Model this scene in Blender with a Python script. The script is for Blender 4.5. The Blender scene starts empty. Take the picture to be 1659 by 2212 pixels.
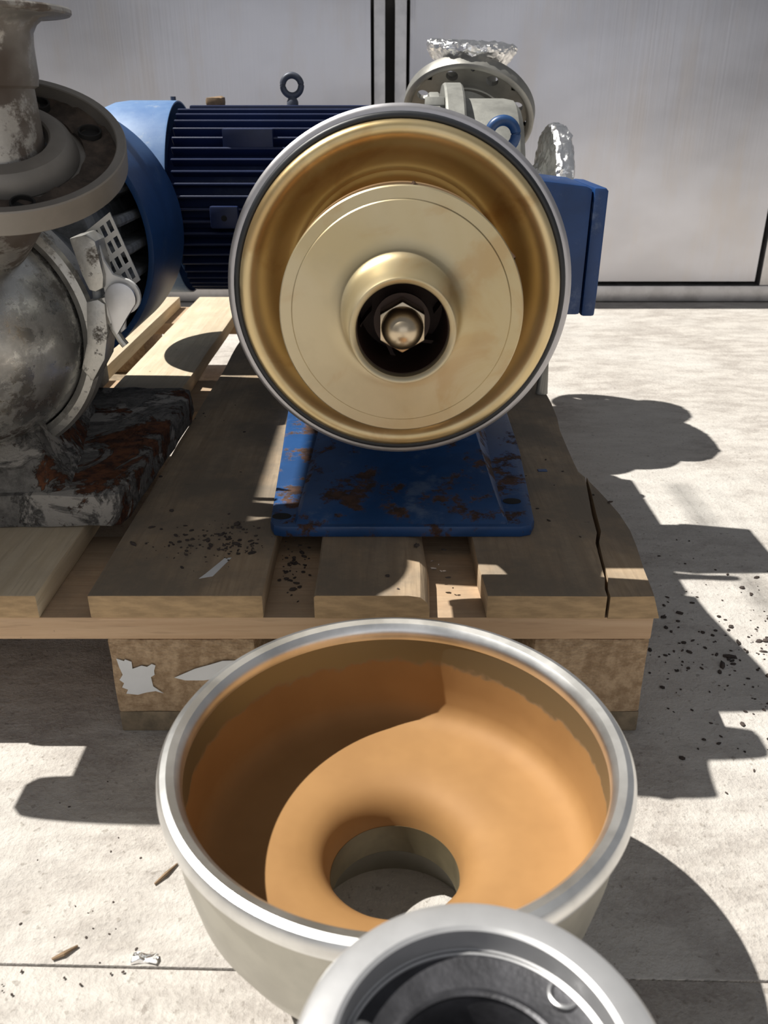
import bpy, bmesh, math, random
from mathutils import Vector, Matrix, noise
random.seed(7)
R = math.radians
PI = math.pi
C = bpy.context.scene.collection
scn = bpy.context.scene

# ------------------------------------------------------------------ camera, world, sun, exposure
cam_d = bpy.data.cameras.new('camera')
cam = bpy.data.objects.new('camera', cam_d); C.objects.link(cam)
cam.location = (0, -0.603, 0.511)
cam.rotation_euler = (R(90 - 25.7), 0, 0)
cam_d.sensor_fit = 'VERTICAL'
cam_d.sensor_height = 36.0
cam_d.lens = 36.0 * 1838.0 / 2212.0
cam_d.clip_start = 0.01
cam_d.dof.use_dof = True
cam_d.dof.focus_distance = 0.85
cam_d.dof.aperture_fstop = 14.0
scn.camera = cam

world = bpy.data.worlds.new('hall_daylight'); scn.world = world
world.use_nodes = True
wn = world.node_tree.nodes
wn['Background'].inputs['Color'].default_value = (0.93, 0.95, 1.0, 1)
wn['Background'].inputs['Strength'].default_value = 0.20

sun_d = bpy.data.lights.new('sun', 'SUN'); sun_d.energy = 7.0; sun_d.angle = R(0.6); sun_d.color = (1.0, 0.965, 0.895)
sun = bpy.data.objects.new('sun', sun_d); C.objects.link(sun)
SUN_EL, SUN_AZ = R(59), R(-11.5)
sv = Vector((math.cos(SUN_AZ) * math.cos(SUN_EL), math.sin(SUN_AZ) * math.cos(SUN_EL), -math.sin(SUN_EL)))
sun.rotation_euler = sv.to_track_quat('-Z', 'Y').to_euler()

fill_d = bpy.data.lights.new('front_fill', 'AREA'); fill_d.shape = 'RECTANGLE'; fill_d.size = 5.0; fill_d.size_y = 2.6  # added fill lamp behind the camera, brightens the front faces
fill_d.energy = 26; fill_d.color = (0.95, 0.96, 1.0)
fill = bpy.data.objects.new('front_fill', fill_d); C.objects.link(fill)
fill.location = (0.4, -4.6, 1.75); fill.rotation_euler = (R(90), 0, 0)

scn.view_settings.view_transform = 'Standard'
scn.view_settings.look = 'None'
scn.view_settings.gamma = 1.0
scn.view_settings.use_curve_mapping = False
scn.view_settings.exposure = 0.0
scn.cycles.max_bounces = 8

# ------------------------------------------------------------------ materials
class NT:
    def __init__(s, name):
        s.m = bpy.data.materials.new(name); s.m.use_nodes = True
        s.t = s.m.node_tree; s.n = s.t.nodes; s.l = s.t.links
        s.b = s.n['Principled BSDF']
        s.tc = s.n.new('ShaderNodeTexCoord')
    def coord(s, scale=(1, 1, 1), rot=(0, 0, 0)):
        mp = s.n.new('ShaderNodeMapping'); mp.inputs['Scale'].default_value = scale; mp.inputs['Rotation'].default_value = rot
        s.l.new(s.tc.outputs['Object'], mp.inputs['Vector']); return mp.outputs['Vector']
    def noise(s, scale, detail=6, rough=0.6, vec=None, dist=0.0):
        t = s.n.new('ShaderNodeTexNoise'); t.inputs['Scale'].default_value = scale; t.inputs['Detail'].default_value = detail
        t.inputs['Roughness'].default_value = rough; t.inputs['Distortion'].default_value = dist
        s.l.new(vec if vec else s.tc.outputs['Object'], t.inputs['Vector']); return t.outputs['Fac']
    def ramp(s, fac, a, b):
        r = s.n.new('ShaderNodeMapRange'); r.inputs['From Min'].default_value = a; r.inputs['From Max'].default_value = b
        r.interpolation_type = 'SMOOTHSTEP'
        s.l.new(fac, r.inputs['Value']); return r.outputs['Result']
    def math(s, op, a, b=None):
        n = s.n.new('ShaderNodeMath'); n.operation = op
        for i, v in enumerate((a, b)):
            if v is None: continue
            if isinstance(v, (int, float)): n.inputs[i].default_value = v
            else: s.l.new(v, n.inputs[i])
        return n.outputs[0]
    def mix(s, fac, a, b):
        n = s.n.new('ShaderNodeMix'); n.data_type = 'RGBA'
        for k, v in ((0, fac), (6, a), (7, b)):
            if isinstance(v, (int, float)): n.inputs[k].default_value = v
            elif isinstance(v, tuple): n.inputs[k].default_value = (*v, 1)
            else: s.l.new(v, n.inputs[k])
        return n.outputs[2]
    def fmix(s, fac, a, b):
        n = s.n.new('ShaderNodeMix'); n.data_type = 'FLOAT'
        for k, v in ((0, fac), (2, a), (3, b)):
            if isinstance(v, (int, float)): n.inputs[k].default_value = v
            else: s.l.new(v, n.inputs[k])
        return n.outputs[0]
    def sep(s):
        n = s.n.new('ShaderNodeSeparateXYZ'); s.l.new(s.tc.outputs['Object'], n.inputs[0]); return n.outputs
    def setp(s, **k):
        for key, v in k.items():
            inp = s.b.inputs[{'color': 'Base Color', 'rough': 'Roughness', 'metal': 'Metallic', 'aniso': 'Anisotropic', 'spec': 'Specular IOR Level', 'coat': 'Coat Weight'}[key]]
            if isinstance(v, tuple): inp.default_value = (*v, 1)
            elif isinstance(v, (int, float)): inp.default_value = v
            else: s.l.new(v, inp)
        return s
    def bump(s, h, strength=0.3, dist=0.002):
        n = s.n.new('ShaderNodeBump'); n.inputs['Strength'].default_value = strength; n.inputs['Distance'].default_value = dist
        s.l.new(h, n.inputs['Height']); s.l.new(n.outputs['Normal'], s.b.inputs['Normal']); return s

def simple(name, col, rough, metal=0.0, var=0.12, scale=25, bump=0.0):
    t = NT(name); f = t.noise(scale, 5)
    d = tuple(c * (1 - var) for c in col); u = tuple(min(1, c * (1 + var)) for c in col)
    t.setp(color=t.mix(t.ramp(f, .3, .7), d, u), rough=t.fmix(f, rough * .85, min(1, rough * 1.15)), metal=metal)
    if bump: t.bump(t.noise(scale * 8, 4), bump, .001)
    return t.m

def m_concrete():
    t = NT('concrete')
    big = t.noise(3.5, 5, .6); mid = t.noise(16, 8, .65, t.coord((1, 2.2, 1))); fine = t.noise(260, 3, .6); spk = t.noise(150, 2, .5)
    c = t.mix(t.ramp(mid, .33, .66), (.33, .30, .275), (.50, .47, .435))
    c = t.mix(t.math('MULTIPLY', t.ramp(big, .42, .62), .55), c, (.55, .53, .50))
    c = t.mix(t.math('MULTIPLY', t.ramp(spk, .64, .70), .55), c, (.20, .175, .15))
    c = t.mix(t.math('MULTIPLY', t.ramp(fine, .4, .7), .25), c, (.62, .59, .54))
    t.setp(color=c, rough=.9, spec=.25)
    t.bump(t.math('ADD', t.math('ADD', t.math('MULTIPLY', fine, .5), mid), t.noise(75, 4, .7)), .75, .0030)
    return t.m

def m_steel_wall():
    t = NT('brushed_steel_sheet')
    v = t.noise(60, 3, .5, t.coord((3, 3, .05))); big = t.noise(1.6, 4, .55, t.coord((1, 1, 1.6))); sm = t.noise(9, 6, .6, t.coord((1.6, 1, .35)))
    c = t.mix(t.ramp(big, .35, .65), (.59, .59, .63), (.74, .745, .80))
    c = t.mix(t.math('MULTIPLY', t.ramp(sm, .45, .72), .35), c, (.66, .60, .55))
    t.setp(color=c, rough=t.fmix(big, .36, .50), metal=.92)
    t.bump(t.math('ADD', v, t.math('MULTIPLY', big, 3.0)), .10, .004)
    return t.m

def m_runs():
    return simple('dried_run_marks', (.93, .93, .95), .6, .75, .04, 40)

def m_clean_metal(name, col, rough=.34, var=.10, metal=1.0):
    t = NT(name); f = t.noise(22, 6, .6); g = t.noise(140, 4, .6)
    d = tuple(c * (1 - var * 2) for c in col)
    t.setp(color=t.mix(t.ramp(f, .35, .65), d, col), rough=t.fmix(f, rough * .8, rough * 1.25), metal=metal)
    t.bump(g, .06, .0006); return t.m

def m_dirty_steel(name, col, grime, amount=.5, scale=26, rough=.42, metal=.8):
    t = NT(name); f = t.noise(scale, 9, .72); f2 = t.noise(scale * 3.4, 8, .75); f3 = t.noise(7, 4)
    k = t.math('MAXIMUM', t.ramp(f, 1.02 - amount * .9 - .05, 1.02 - amount * .9 + .04), t.math('MULTIPLY', t.ramp(f2, .58, .66), .85))
    k = t.math('MULTIPLY', k, t.ramp(f3, .30, .62))
    base = t.mix(t.ramp(f2, .3, .7), tuple(c * .82 for c in col), col)
    t.setp(color=t.mix(k, base, grime), rough=t.fmix(k, rough, .92), metal=t.fmix(k, metal, 0.0))
    t.bump(t.math('ADD', k, f2), .25, .001); return t.m

def m_gold(name, col, col2, rough=.36, metal=.9, stain=.45):
    t = NT(name); f = t.noise(9, 4, .5, None, .6); g = t.noise(34, 5, .55)
    c = t.mix(t.ramp(f, .36, .66), col, col2)
    c = t.mix(t.math('MULTIPLY', t.ramp(g, .5, .72), .25), c, tuple(x * .75 for x in col2))
    st = t.noise(13, 5, .6, t.coord((1, .3, 1), (0, 2.4, 0)), .8)
    c = t.mix(t.math('MULTIPLY', t.ramp(st, .52, .66), stain), c, (.42, .235, .085))
    t.setp(color=c, rough=t.fmix(f, rough * .85, rough * 1.2), metal=metal)
    t.bump(t.noise(420, 3), .05, .0005); return t.m

def m_bowl_lining():
    t = NT('bronze_product_film')
    z = t.sep()[2]; n = t.noise(46, 5, .6); n2 = t.noise(12, 4)
    edge = t.math('ADD', z, t.math('MULTIPLY', t.math('SUBTRACT', n, .5), .022))
    k = t.ramp(edge, 0.0270, 0.0320)                       # bare olive steel above the film line
    c = t.mix(t.ramp(n2, .35, .65), (.30, .160, .058), (.345, .188, .070))
    c = t.mix(k, c, (.25, .225, .155))
    t.setp(color=c, rough=t.fmix(k, .68, .42), metal=t.fmix(k, .10, .85), spec=.35)
    t.bump(t.noise(300, 3), .05, .0005); return t.m

def m_wood(name, a, b, dirt=None, dirt_amt=0.0, axis='y', sawn=(.62, .43, .24)):
    t = NT(name)
    sc = {'y': (26, 1.6, 26), 'x': (1.6, 26, 26)}[axis]
    g = t.noise(3.2, 8, .62, t.coord(sc), .25); w = t.noise(60, 3, .5, t.coord(tuple(x / 5 for x in sc)))
    c = t.mix(t.ramp(g, .32, .68), a, b)
    c = t.mix(t.math('MULTIPLY', t.ramp(w, .55, .72), .35), c, tuple(x * .62 for x in a))
    if dirt:
        d = t.noise(9, 7, .66); d2 = t.noise(55, 5, .7)
        nrm = t.n.new('ShaderNodeNewGeometry'); sp = t.n.new('ShaderNodeSeparateXYZ'); t.l.new(nrm.outputs['Normal'], sp.inputs[0])
        up = t.ramp(sp.outputs[2], .4, .8)
        k = t.math('MULTIPLY', t.math('MULTIPLY', t.ramp(d, .30, .62), dirt_amt), up)
        c = t.mix(k, c, dirt)
        c = t.mix(t.math('MULTIPLY', t.ramp(d2, .66, .74), .7), c, (.06, .045, .035))
    ng = t.n.new('ShaderNodeNewGeometry'); s2 = t.n.new('ShaderNodeSeparateXYZ'); t.l.new(ng.outputs['Normal'], s2.inputs[0])
    endg = t.ramp(s2.outputs[1] if axis == 'y' else s2.outputs[0], -.6, -.85)
    c = t.mix(endg, c, t.mix(t.ramp(t.noise(45, 5, .6, t.coord((1, 1, 4))), .3, .7), tuple(x * .55 for x in sawn), tuple(x * .8 for x in sawn)))
    t.setp(color=c, rough=.82, spec=.25)
    t.bump(t.math('ADD', g, t.math('MULTIPLY', w, .6)), .35, .0015); return t.m

def m_chipboard():
    t = NT('pressed_wood_chip')
    f = t.noise(120, 6, .7); v = t.n.new('ShaderNodeTexVoronoi'); v.inputs['Scale'].default_value = 230
    t.l.new(t.coord((1, 1, 1.8)), v.inputs['Vector'])
    c = t.mix(t.ramp(f, .32, .7), (.29, .195, .115), (.50, .365, .235))
    c = t.mix(t.math('MULTIPLY', t.ramp(t.noise(60, 5, .7), .64, .72), .7), c, (.10, .06, .035))
    t.setp(color=c, rough=.9, spec=.2); t.bump(t.math('ADD', f, v.outputs['Distance']), .6, .002); return t.m

def m_blue(name, col, pale, chips=.5, rust=(.12, .055, .03), pale_amt=.3, rough=.42):
    t = NT(name); f = t.noise(24, 8, .7); g = t.noise(13, 6, .65, None, .5); h = t.noise(70, 6, .7)
    c = t.mix(t.ramp(g, .35, .65), tuple(x * .75 for x in col), col)
    c = t.mix(t.math('MULTIPLY', t.ramp(t.noise(15, 8, .7, t.coord((1, 1, 1), (1, 2, 3))), .55, .70), pale_amt), c, pale)
    k = t.ramp(f, 1.08 - chips * .85, 1.12 - chips * .85 + .03)
    c = t.mix(k, c, t.mix(t.ramp(h, .4, .6), rust, tuple(x * .45 for x in rust)))
    t.setp(color=c, rough=t.fmix(k, rough, .9)); t.bump(t.math('ADD', t.math('MULTIPLY', k, -1.0), t.math('MULTIPLY', h, .5)), .3, .0012); return t.m

def m_blue_dusty():
    t = NT('dusty_blue_paint'); f = t.noise(14, 7, .65); h = t.noise(60, 5, .7)
    c = t.mix(t.ramp(f, .3, .7), (.075, .17, .38), (.16, .27, .47))
    c = t.mix(t.math('MULTIPLY', t.ramp(h, .58, .70), .5), c, (.42, .45, .47))
    t.setp(color=c, rough=.5); return t.m

def m_rust_base():
    t = NT('rusty_flaking_paint'); f = t.noise(11, 9, .7, None, .7); g = t.noise(17, 8, .7, t.coord((1, 1, 1), (2, 1, .5)), .6); h = t.noise(80, 6, .7)
    c = t.mix(t.ramp(h, .3, .7), (.10, .096, .09), (.22, .21, .195))
    c = t.mix(t.ramp(g, .55, .60), c, (.36, .34, .31))
    c = t.mix(t.ramp(f, .51, .545), c, t.mix(t.ramp(h, .35, .62), (.045, .022, .016), (.15, .058, .027)))
    t.setp(color=c, rough=.88, spec=.25)
    t.bump(t.math('ADD', t.math('ADD', t.math('MULTIPLY', t.ramp(f, .51, .545), -1.2), t.ramp(g, .5, .545)), h), .8, .003); return t.m

def m_foil():
    t = NT('aluminium_foil'); t.setp(color=(.97, .97, .97), rough=.20, metal=1.0)
    t.bump(t.noise(90, 5, .7, None, 1.0), .45, .003); return t.m

MT = dict(
    concrete=m_concrete(), wall=m_steel_wall(), runs=m_runs(),
    trim=m_clean_metal('steel_frame_sheet', (.70, .69, .70), .42),
    gap=simple('black_gap', (.012, .011, .010), .8),  # near-black for gaps; puts the shade of hole openings into colour
    silver=m_clean_metal('satin_stainless', (.88, .88, .87), .36),
    shell=m_clean_metal('bead_blasted_stainless', (.50, .485, .43), .42, .08, .9),
    ringgrey=m_clean_metal('turned_flange_steel', (.50, .49, .51), .40, .06, .85),
    cast=simple('grey_cast_metal', (.30, .295, .275), .5, .75, .12, 30, .15),
    castpale=simple('pale_galvanised_casting', (.27, .27, .25), .55, .45, .14, 40, .15),
    greypaint=m_clean_metal('grey_metallic_paint', (.62, .62, .63), .40, .06, .7),
    rubber=simple('black_rubber', (.016, .018, .022), .45, 0, .1),
    gold=m_gold('golden_steel_film', (.62, .48, .25), (.72, .58, .34), .36, .92),
    goldpale=m_gold('pale_golden_steel', (.52, .43, .255), (.58, .50, .34), .42, .88, .35),
    goldhub=m_gold('copper_tinted_steel', (.56, .36, .20), (.62, .44, .26), .40, .9),
    nut=m_clean_metal('bronze_nut_metal', (.60, .50, .36), .30),
    darkcavity=simple('dark_brown_cavity', (.045, .022, .014), .45, .3, .3),  # very dark brown for the parts inside the impeller eye
    lining=m_bowl_lining(),
    dome=m_dirty_steel('stained_casing_steel', (.62, .62, .60), (.05, .04, .034), .56, 20, .27, .92),
    neck=m_dirty_steel('stained_nozzle_steel', (.46, .44, .41), (.075, .056, .044), .60, 24, .42, .75),
    dish=simple('dull_brown_grey_flange', (.27, .25, .225), .55, .55, .12, 20, .1),
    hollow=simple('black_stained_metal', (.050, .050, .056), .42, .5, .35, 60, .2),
    blocker=simple('grey_blocker', (.34, .33, .31), .9, 0, .1, 12, .3),  # finish of the added light blocker on the left
    tubeshade=simple('olive_tube_shade', (.15, .125, .075), .5, .4, .2, 30),  # shade of the tube interior put into a dark olive colour
    dirt=simple('caked_dark_dirt', (.07, .052, .04), .95, 0, .5, 60, .6),
    clampm=m_dirty_steel('worn_aluminium_clamp', (.52, .51, .48), (.10, .085, .07), .47, 40, .36, .8),
    bright=m_clean_metal('bright_aluminium', (.60, .60, .61), .36),
    guard=simple('grey_perforated_sheet', (.68, .68, .67), .5, .2, .06),
    finsdark=simple('dark_dusty_grey_iron', (.19, .20, .21), .7, .1, .4, 50, .3),
    finsblue=m_blue('dark_blue_motor_paint', (.012, .024, .085), (.12, .15, .22), .30, (.05, .035, .03), .2),
    blue=m_blue('blue_machine_paint', (.014, .066, .20), (.17, .22, .30), .66, (.085, .042, .026), .5),
    bluebox=m_blue('blue_box_paint', (.008, .052, .19), (.40, .46, .54), .28, (.09, .05, .03), .22, .45),
    bluecowl=m_blue('blue_cowl_paint', (.022, .085, .25), (.2, .3, .45), .25, (.07, .05, .04), .25),
    cowldusty=m_blue_dusty(),
    eyeblue=simple('blue_eye_paint', (.02, .07, .20), .4, 0, .2),
    eyedark=simple('dark_slate_paint', (.07, .08, .11), .5, .2, .2),
    rustbase=m_rust_base(),
    foil=m_foil(),
    wood=m_wood('weathered_pine', (.33, .24, .155), (.44, .335, .225), (.205, .17, .13), .95),
    woodlit=m_wood('sunlit_pine', (.58, .475, .33), (.68, .58, .43), (.40, .34, .26), .5),  # paler copy of the pine; sunlit look put into its colour
    woodx=m_wood('sawn_pine_stringer', (.50, .335, .205), (.60, .425, .275), (.27, .21, .15), .7, 'x'),
    chip=m_chipboard(),
    chipdark=simple('dark_bottom_wood', (.23, .18, .12), .9, 0, .3, 60, .5),  # darker wood tone for the bottom boards
    paper=simple('torn_white_paper', (.72, .73, .74), .9, 0, .04, 30),
    crumb=simple('dark_crumbs', (.055, .042, .036), .95, 0, .4, 60),
    splinter=simple('brown_splinter_wood', (.22, .15, .09), .85, 0, .3, 60),
)

# ------------------------------------------------------------------ mesh helpers
WLOC = {}
def root(name, label, cat, loc, group=None):
    o = bpy.data.objects.new(name, None); C.objects.link(o); o.location = loc; o.empty_display_size = .03
    o['label'] = label; o['category'] = cat
    if group: o['group'] = group
    WLOC[o] = Vector(loc); return o

def obj(name, bm, mat, parent=None, smooth=32, label=None, kind=None):
    """link a bmesh built in world coordinates as one object whose origin is the middle of its box"""
    bmesh.ops.recalc_face_normals(bm, faces=bm.faces[:])
    me = bpy.data.meshes.new(name)
    xs = [v.co for v in bm.verts]
    mn = Vector((min(v.x for v in xs), min(v.y for v in xs), min(v.z for v in xs)))
    mx = Vector((max(v.x for v in xs), max(v.y for v in xs), max(v.z for v in xs)))
    c = (mn + mx) / 2
    bm.transform(Matrix.Translation(-c)); bm.to_mesh(me); bm.free()
    if smooth:
        me.shade_smooth(); me.set_sharp_from_angle(angle=R(smooth))
    me.materials.append(MT[mat] if isinstance(mat, str) else mat)
    o = bpy.data.objects.new(name, me); C.objects.link(o)
    WLOC[o] = c
    if parent is not None:
        o.parent = parent; o.location = c - WLOC[parent]
    else: o.location = c
    if label: o['label'] = label
    if kind: o['kind'] = kind
    return o

def lathe(profile, center, axis='y', n=72, closed=False, bm=None, a0=0.0, a1=2 * PI, sc=1.0):
    """profile: (radius, position along the axis measured from center)"""
    bm = bm or bmesh.new(); c = Vector(center); rings = []
    profile = [(r * sc, h * sc) for r, h in profile] if sc != 1.0 else profile
    full = abs(a1 - a0 - 2 * PI) < 1e-6
    cnt = n if full else n + 1
    for i in range(cnt):
        a = a0 + (a1 - a0) * i / n; ca, sa = math.cos(a), math.sin(a); ring = []
        for r, h in profile:
            v = {'y': (r * ca, h, r * sa), 'z': (r * ca, r * sa, h), 'x': (h, r * ca, r * sa)}[axis]
            ring.append(bm.verts.new(c + Vector(v)))
        rings.append(ring)
    m = len(profile)
    for i in range(n):
        A, B = rings[i], rings[(i + 1) % cnt]
        for j in range(m if closed else m - 1):
            k = (j + 1) % m
            try: bm.faces.new((A[j], A[k], B[k], B[j]))
            except ValueError: pass
    if not full and closed:
        bm.faces.new(rings[0]); bm.faces.new(rings[-1])
    bmesh.ops.remove_doubles(bm, verts=bm.verts[:], dist=1e-6)
    return bm

def box(x0, x1, y0, y1, z0, z1, bev=0.0, bm=None, seg=2):
    b = bmesh.new()
    bmesh.ops.create_cube(b, size=1)
    for v in b.verts:
        v.co = Vector(((x0 + x1) / 2 + v.co.x * (x1 - x0), (y0 + y1) / 2 + v.co.y * (y1 - y0), (z0 + z1) / 2 + v.co.z * (z1 - z0)))
    if bev: bmesh.ops.bevel(b, geom=b.edges[:], offset=bev, segments=seg, affect='EDGES', profile=.6)
    return join(bm, b)

def join(bm, b):
    if bm is None: return b
    me = bpy.data.meshes.new('t'); b.to_mesh(me); b.free(); bm.from_mesh(me); bpy.data.meshes.remove(me); return bm

def prism(poly, a, b, plane='z', bev=0.0, bm=None):
    """polygon extruded between a and b along z ('z': poly is x,y) or y ('y': poly is x,z) or x ('x': poly is y,z)"""
    q = bmesh.new()
    def P(u, v, w): return {'z': (u, v, w), 'y': (u, w, v), 'x': (w, u, v)}[plane]
    lo = [q.verts.new(P(u, v, a)) for u, v in poly]; hi = [q.verts.new(P(u, v, b)) for u, v in poly]
    n = len(poly)
    q.faces.new(lo); q.faces.new(hi[::-1])
    for i in range(n): q.faces.new((lo[i], lo[(i + 1) % n], hi[(i + 1) % n], hi[i]))
    if bev:
        bmesh.ops.recalc_face_normals(q, faces=q.faces[:])
        es = [e for e in q.edges if len(e.link_faces) == 2 and e.calc_face_angle(0) > R(50)]
        bmesh.ops.bevel(q, geom=es, offset=bev, segments=2, affect='EDGES', profile=.6)
    return join(bm, q)

def tube(pts, r, n=12, bm=None, closed=False):
    bm = bm or bmesh.new(); pts = [Vector(p) for p in pts]; rings = []; N = len(pts)
    for i, p in enumerate(pts):
        if closed: d = pts[(i + 1) % N] - pts[i - 1]
        else: d = pts[min(i + 1, N - 1)] - pts[max(i - 1, 0)]
        q = d.to_track_quat('Z', 'Y').to_matrix()
        rr = r[i] if isinstance(r, (list, tuple)) else r
        rings.append([bm.verts.new(p + q @ Vector((rr * math.cos(2 * PI * k / n), rr * math.sin(2 * PI * k / n), 0))) for k in range(n)])
    for i in range(N if closed else N - 1):
        A, B = rings[i], rings[(i + 1) % N]
        off = 0
        if closed and i == N - 1:
            off = min(range(n), key=lambda s: sum((A[k].co - B[(k + s) % n].co).length for k in range(0, n, 3)))
        for k in range(n): bm.faces.new((A[k], A[(k + 1) % n], B[(k + 1 + off) % n], B[(k + off) % n]))
    if not closed: bm.faces.new(rings[0]); bm.faces.new(rings[-1])
    return bm

def torus_pts(c, rad, plane='xz', n=32):
    c = Vector(c); out = []
    for i in range(n):
        a = 2 * PI * i / n; u, v = rad * math.cos(a), rad * math.sin(a)
        out.append(c + Vector({'xz': (u, 0, v), 'yz': (0, u, v), 'xy': (u, v, 0)}[plane]))
    return out

def hexpoly(cx, cy, r, rot=0.0): return [(cx + r * math.cos(rot + i * PI / 3), cy + r * math.sin(rot + i * PI / 3)) for i in range(6)]

def jitter(bm, amp, scale, seed=0.0):
    for v in bm.verts:
        v.co += noise.noise_vector(v.co * scale + Vector((seed, seed * .7, 0))) * amp
    return bm

def subdivide(bm, maxlen):
    for _ in range(5):
        es = [e for e in bm.edges if e.calc_length() > maxlen]
        if not es: break
        bmesh.ops.subdivide_edges(bm, edges=es, cuts=1, use_grid_fill=True)
    return bm

def rotated(bm, pivot, rot):
    p = Vector(pivot)
    bm.transform(Matrix.Translation(p) @ rot.to_4x4() @ Matrix.Translation(-p)); return bm

# ------------------------------------------------------------------ setting: floor and steel door wall
floor = bpy.data.objects.new('floor', None); C.objects.link(floor); floor['kind'] = 'structure'; floor['label'] = 'pale rough concrete floor cast in slabs with a straight joint'
WLOC[floor] = Vector((0, 0, 0))
JL = lambda x: -.2290 - .0243 * (x + .17)
X0, X1 = -4.0, 4.0
obj('slab', prism([(X0, JL(X0) + .0004), (X1, JL(X1) + .0004), (X1, 1.95), (X0, 1.95)], -.08, 0, bev=.0012), 'concrete', floor)
obj('slab', prism([(X0, -6), (X1, -6), (X1, JL(X1) - .0004), (X0, JL(X0) - .0004)], -.08, -.0012, bev=.0012), 'concrete', floor)

def struct(name, bm, mat, label=None, parent=None, smooth=30):
    o = obj(name, bm, mat, parent, smooth, label)
    if parent is None: o['kind'] = 'structure'
    return o
WY = 1.8376
struct('wall_back', box(-3, 3, WY + .045, WY + .62, .0, .775), 'gap', 'dark body of the low steel unit behind its door leaves')
d1 = struct('door_1', box(-3, -.0332, WY, WY + .04, .0565, .775, .0015), 'wall', 'wide brushed stainless steel door leaf with pale dried run marks')
d2 = struct('door_2', box(.0647, 1.044, WY, WY + .04, .0565, .775, .0015), 'wall', 'brushed stainless steel door leaf to the right of the dark slot')
for k, (x, w, z0) in enumerate(((-.659, .0022, .41), (-.650, .0016, .43), (-.640, .0020, .41), (-.628, .0010, .5), (-.74, .0010, .45), (-.60, .0007, .40))):
    poly = []
    for i in range(13):
        z = z0 + (.775 - z0) * i / 12; poly.append((x + w * noise.noise(Vector((k * 3.1, z * 9, 0))) * .6 + w, z))
    for i in range(12, -1, -1):
        z = z0 + (.775 - z0) * i / 12; poly.append((x + w * noise.noise(Vector((k * 3.1, z * 9, 4))) * .6 - w, z))
    obj('run_mark', prism(poly, WY - .0003, WY), 'runs', d1, 0)
struct('trim_1', box(-.0251, .0029, WY - .002, WY + .043, .0465, .775, .001), 'trim', 'narrow steel post left of the dark slot')
struct('trim_2', box(.0274, .0566, WY - .002, WY + .043, .0465, .775, .001), 'trim', 'narrow steel post right of the dark slot')
struct('trim_3', box(1.0585, 3.0, WY - .001, WY + .043, .0465, .775, .0015), 'trim', 'wide steel frame post at the right door edge')
blocker = struct('shade_wall', box(-1.05, -.70, .13, .64, .0, 1.116, .004), 'blocker', 'added unseen wall stub with a rail, casting shade from left of the pallet')  # out-of-view blocker added to shade the left pump and pallet
obj('rail', box(-.720, -.700, .22, .64, 1.224, 1.450, .003), 'blocker', blocker)  # added bar; the slit below it lets a strip of sun through
for yy in (.235, .62): obj('shade_rail_post', box(-.722, -.702, yy - .012, yy + .012, 1.112, 1.230), 'blocker', blocker)
struct('baseboard_back', box(-3, 3, WY - .006, WY + .043, .0025, .0455, .0015), 'trim', 'steel bottom rail running under the door leaves')

# ------------------------------------------------------------------ pallet
pal = root('wooden_pallet', 'worn wooden pallet with chipboard blocks carrying the three pumps', 'pallet', (-.173, .6, 0))
PL = 1.2
def board(x0, x1, mat, seed, y0=0.0, y1=PL):
    n = 24; L = [(x0 + .0025 * noise.noise(Vector((seed, i * .35, 1))), y0 + (y1 - y0) * i / n) for i in range(n + 1)]
    Rr = [(x1 + .0025 * noise.noise(Vector((seed, i * .35, 7))), y0 + (y1 - y0) * i / n) for i in range(n + 1)]
    return obj('deck_board', prism(L + Rr[::-1], .122, .144, bev=.0018), mat, pal)
board(-.573, -.428, 'woodlit', 1.0)
board(-.387, -.288, 'woodlit', 2.0)
b_mid = board(-.2455, -.1005, 'wood', 3.0)
obj('chalk_scuff', prism([(-0.1582, 0.0281), (-0.1472, 0.0321), (-0.1364, 0.0650), (-0.1424, 0.0640), (-0.1542, 0.0361)], .1440, .1443), 'paper', b_mid, 0, 'pale chalky scuff mark')
# narrow board with a rounded waney right edge
q = bmesh.new(); prof = [(-.058, .122), (-.058, .1425), (-.0565, .144), (.020, .144), (.030, .1425), (.036, .137), (.038, .130), (.038, .122)]
rings = []
for i in range(25):
    y = PL * i / 24 + .0; w = .004 * noise.noise(Vector((5, i * .5, 0)))
    rings.append([q.verts.new((x + (w if x > 0 else w * .3), y, z)) for x, z in prof])
for A, B in zip(rings, rings[1:]):
    for j in range(len(prof)): q.faces.new((A[j], A[(j + 1) % 8], B[(j + 1) % 8], B[j]))
q.faces.new(rings[0]); q.faces.new(rings[-1])
obj('deck_board', q, 'wood', pal)
# outer right board: waney bark edge and a long open crack
crack_l = [(.1845, -.001), (.1853, .012), (.1895, .030), (.1925, .060), (.1960, .095), (.2020, .116), (.2060, .155), (.2130, .205), (.2190, .2478)]
crack_r = [(.1870, -.001), (.1878, .012), (.1925, .031), (.1950, .060), (.1995, .096), (.2064, .118), (.2105, .155), (.2165, .205), (.2206, .2478)]
edge_far = [(.2147, .2620), (.2150, .2874), (.2166, .3377), (.2187, .3929), (.2240, .44), (.2270, .50), (.2275, .60), (.2265, .8), (.227, 1.2)]
main = [(.0855, 0), (.1845, -.001)] + crack_l[1:] + edge_far + [(.083, 1.2), (.0805, .9), (.081, .6), (.0815, .3), (.083, .05), (.0852, .012)]
bmn = prism(main, .122, .144, bev=.0012)
sl_edge = [(.2262, .0), (.2275, .012), (.2300, .045), (.2350, .087), (.2375, .12), (.2363, .1553), (.2325, .185), (.2285, .2111), (.2240, .235)]
sliver = crack_r + sl_edge[::-1]
q = bmesh.new()
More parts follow.
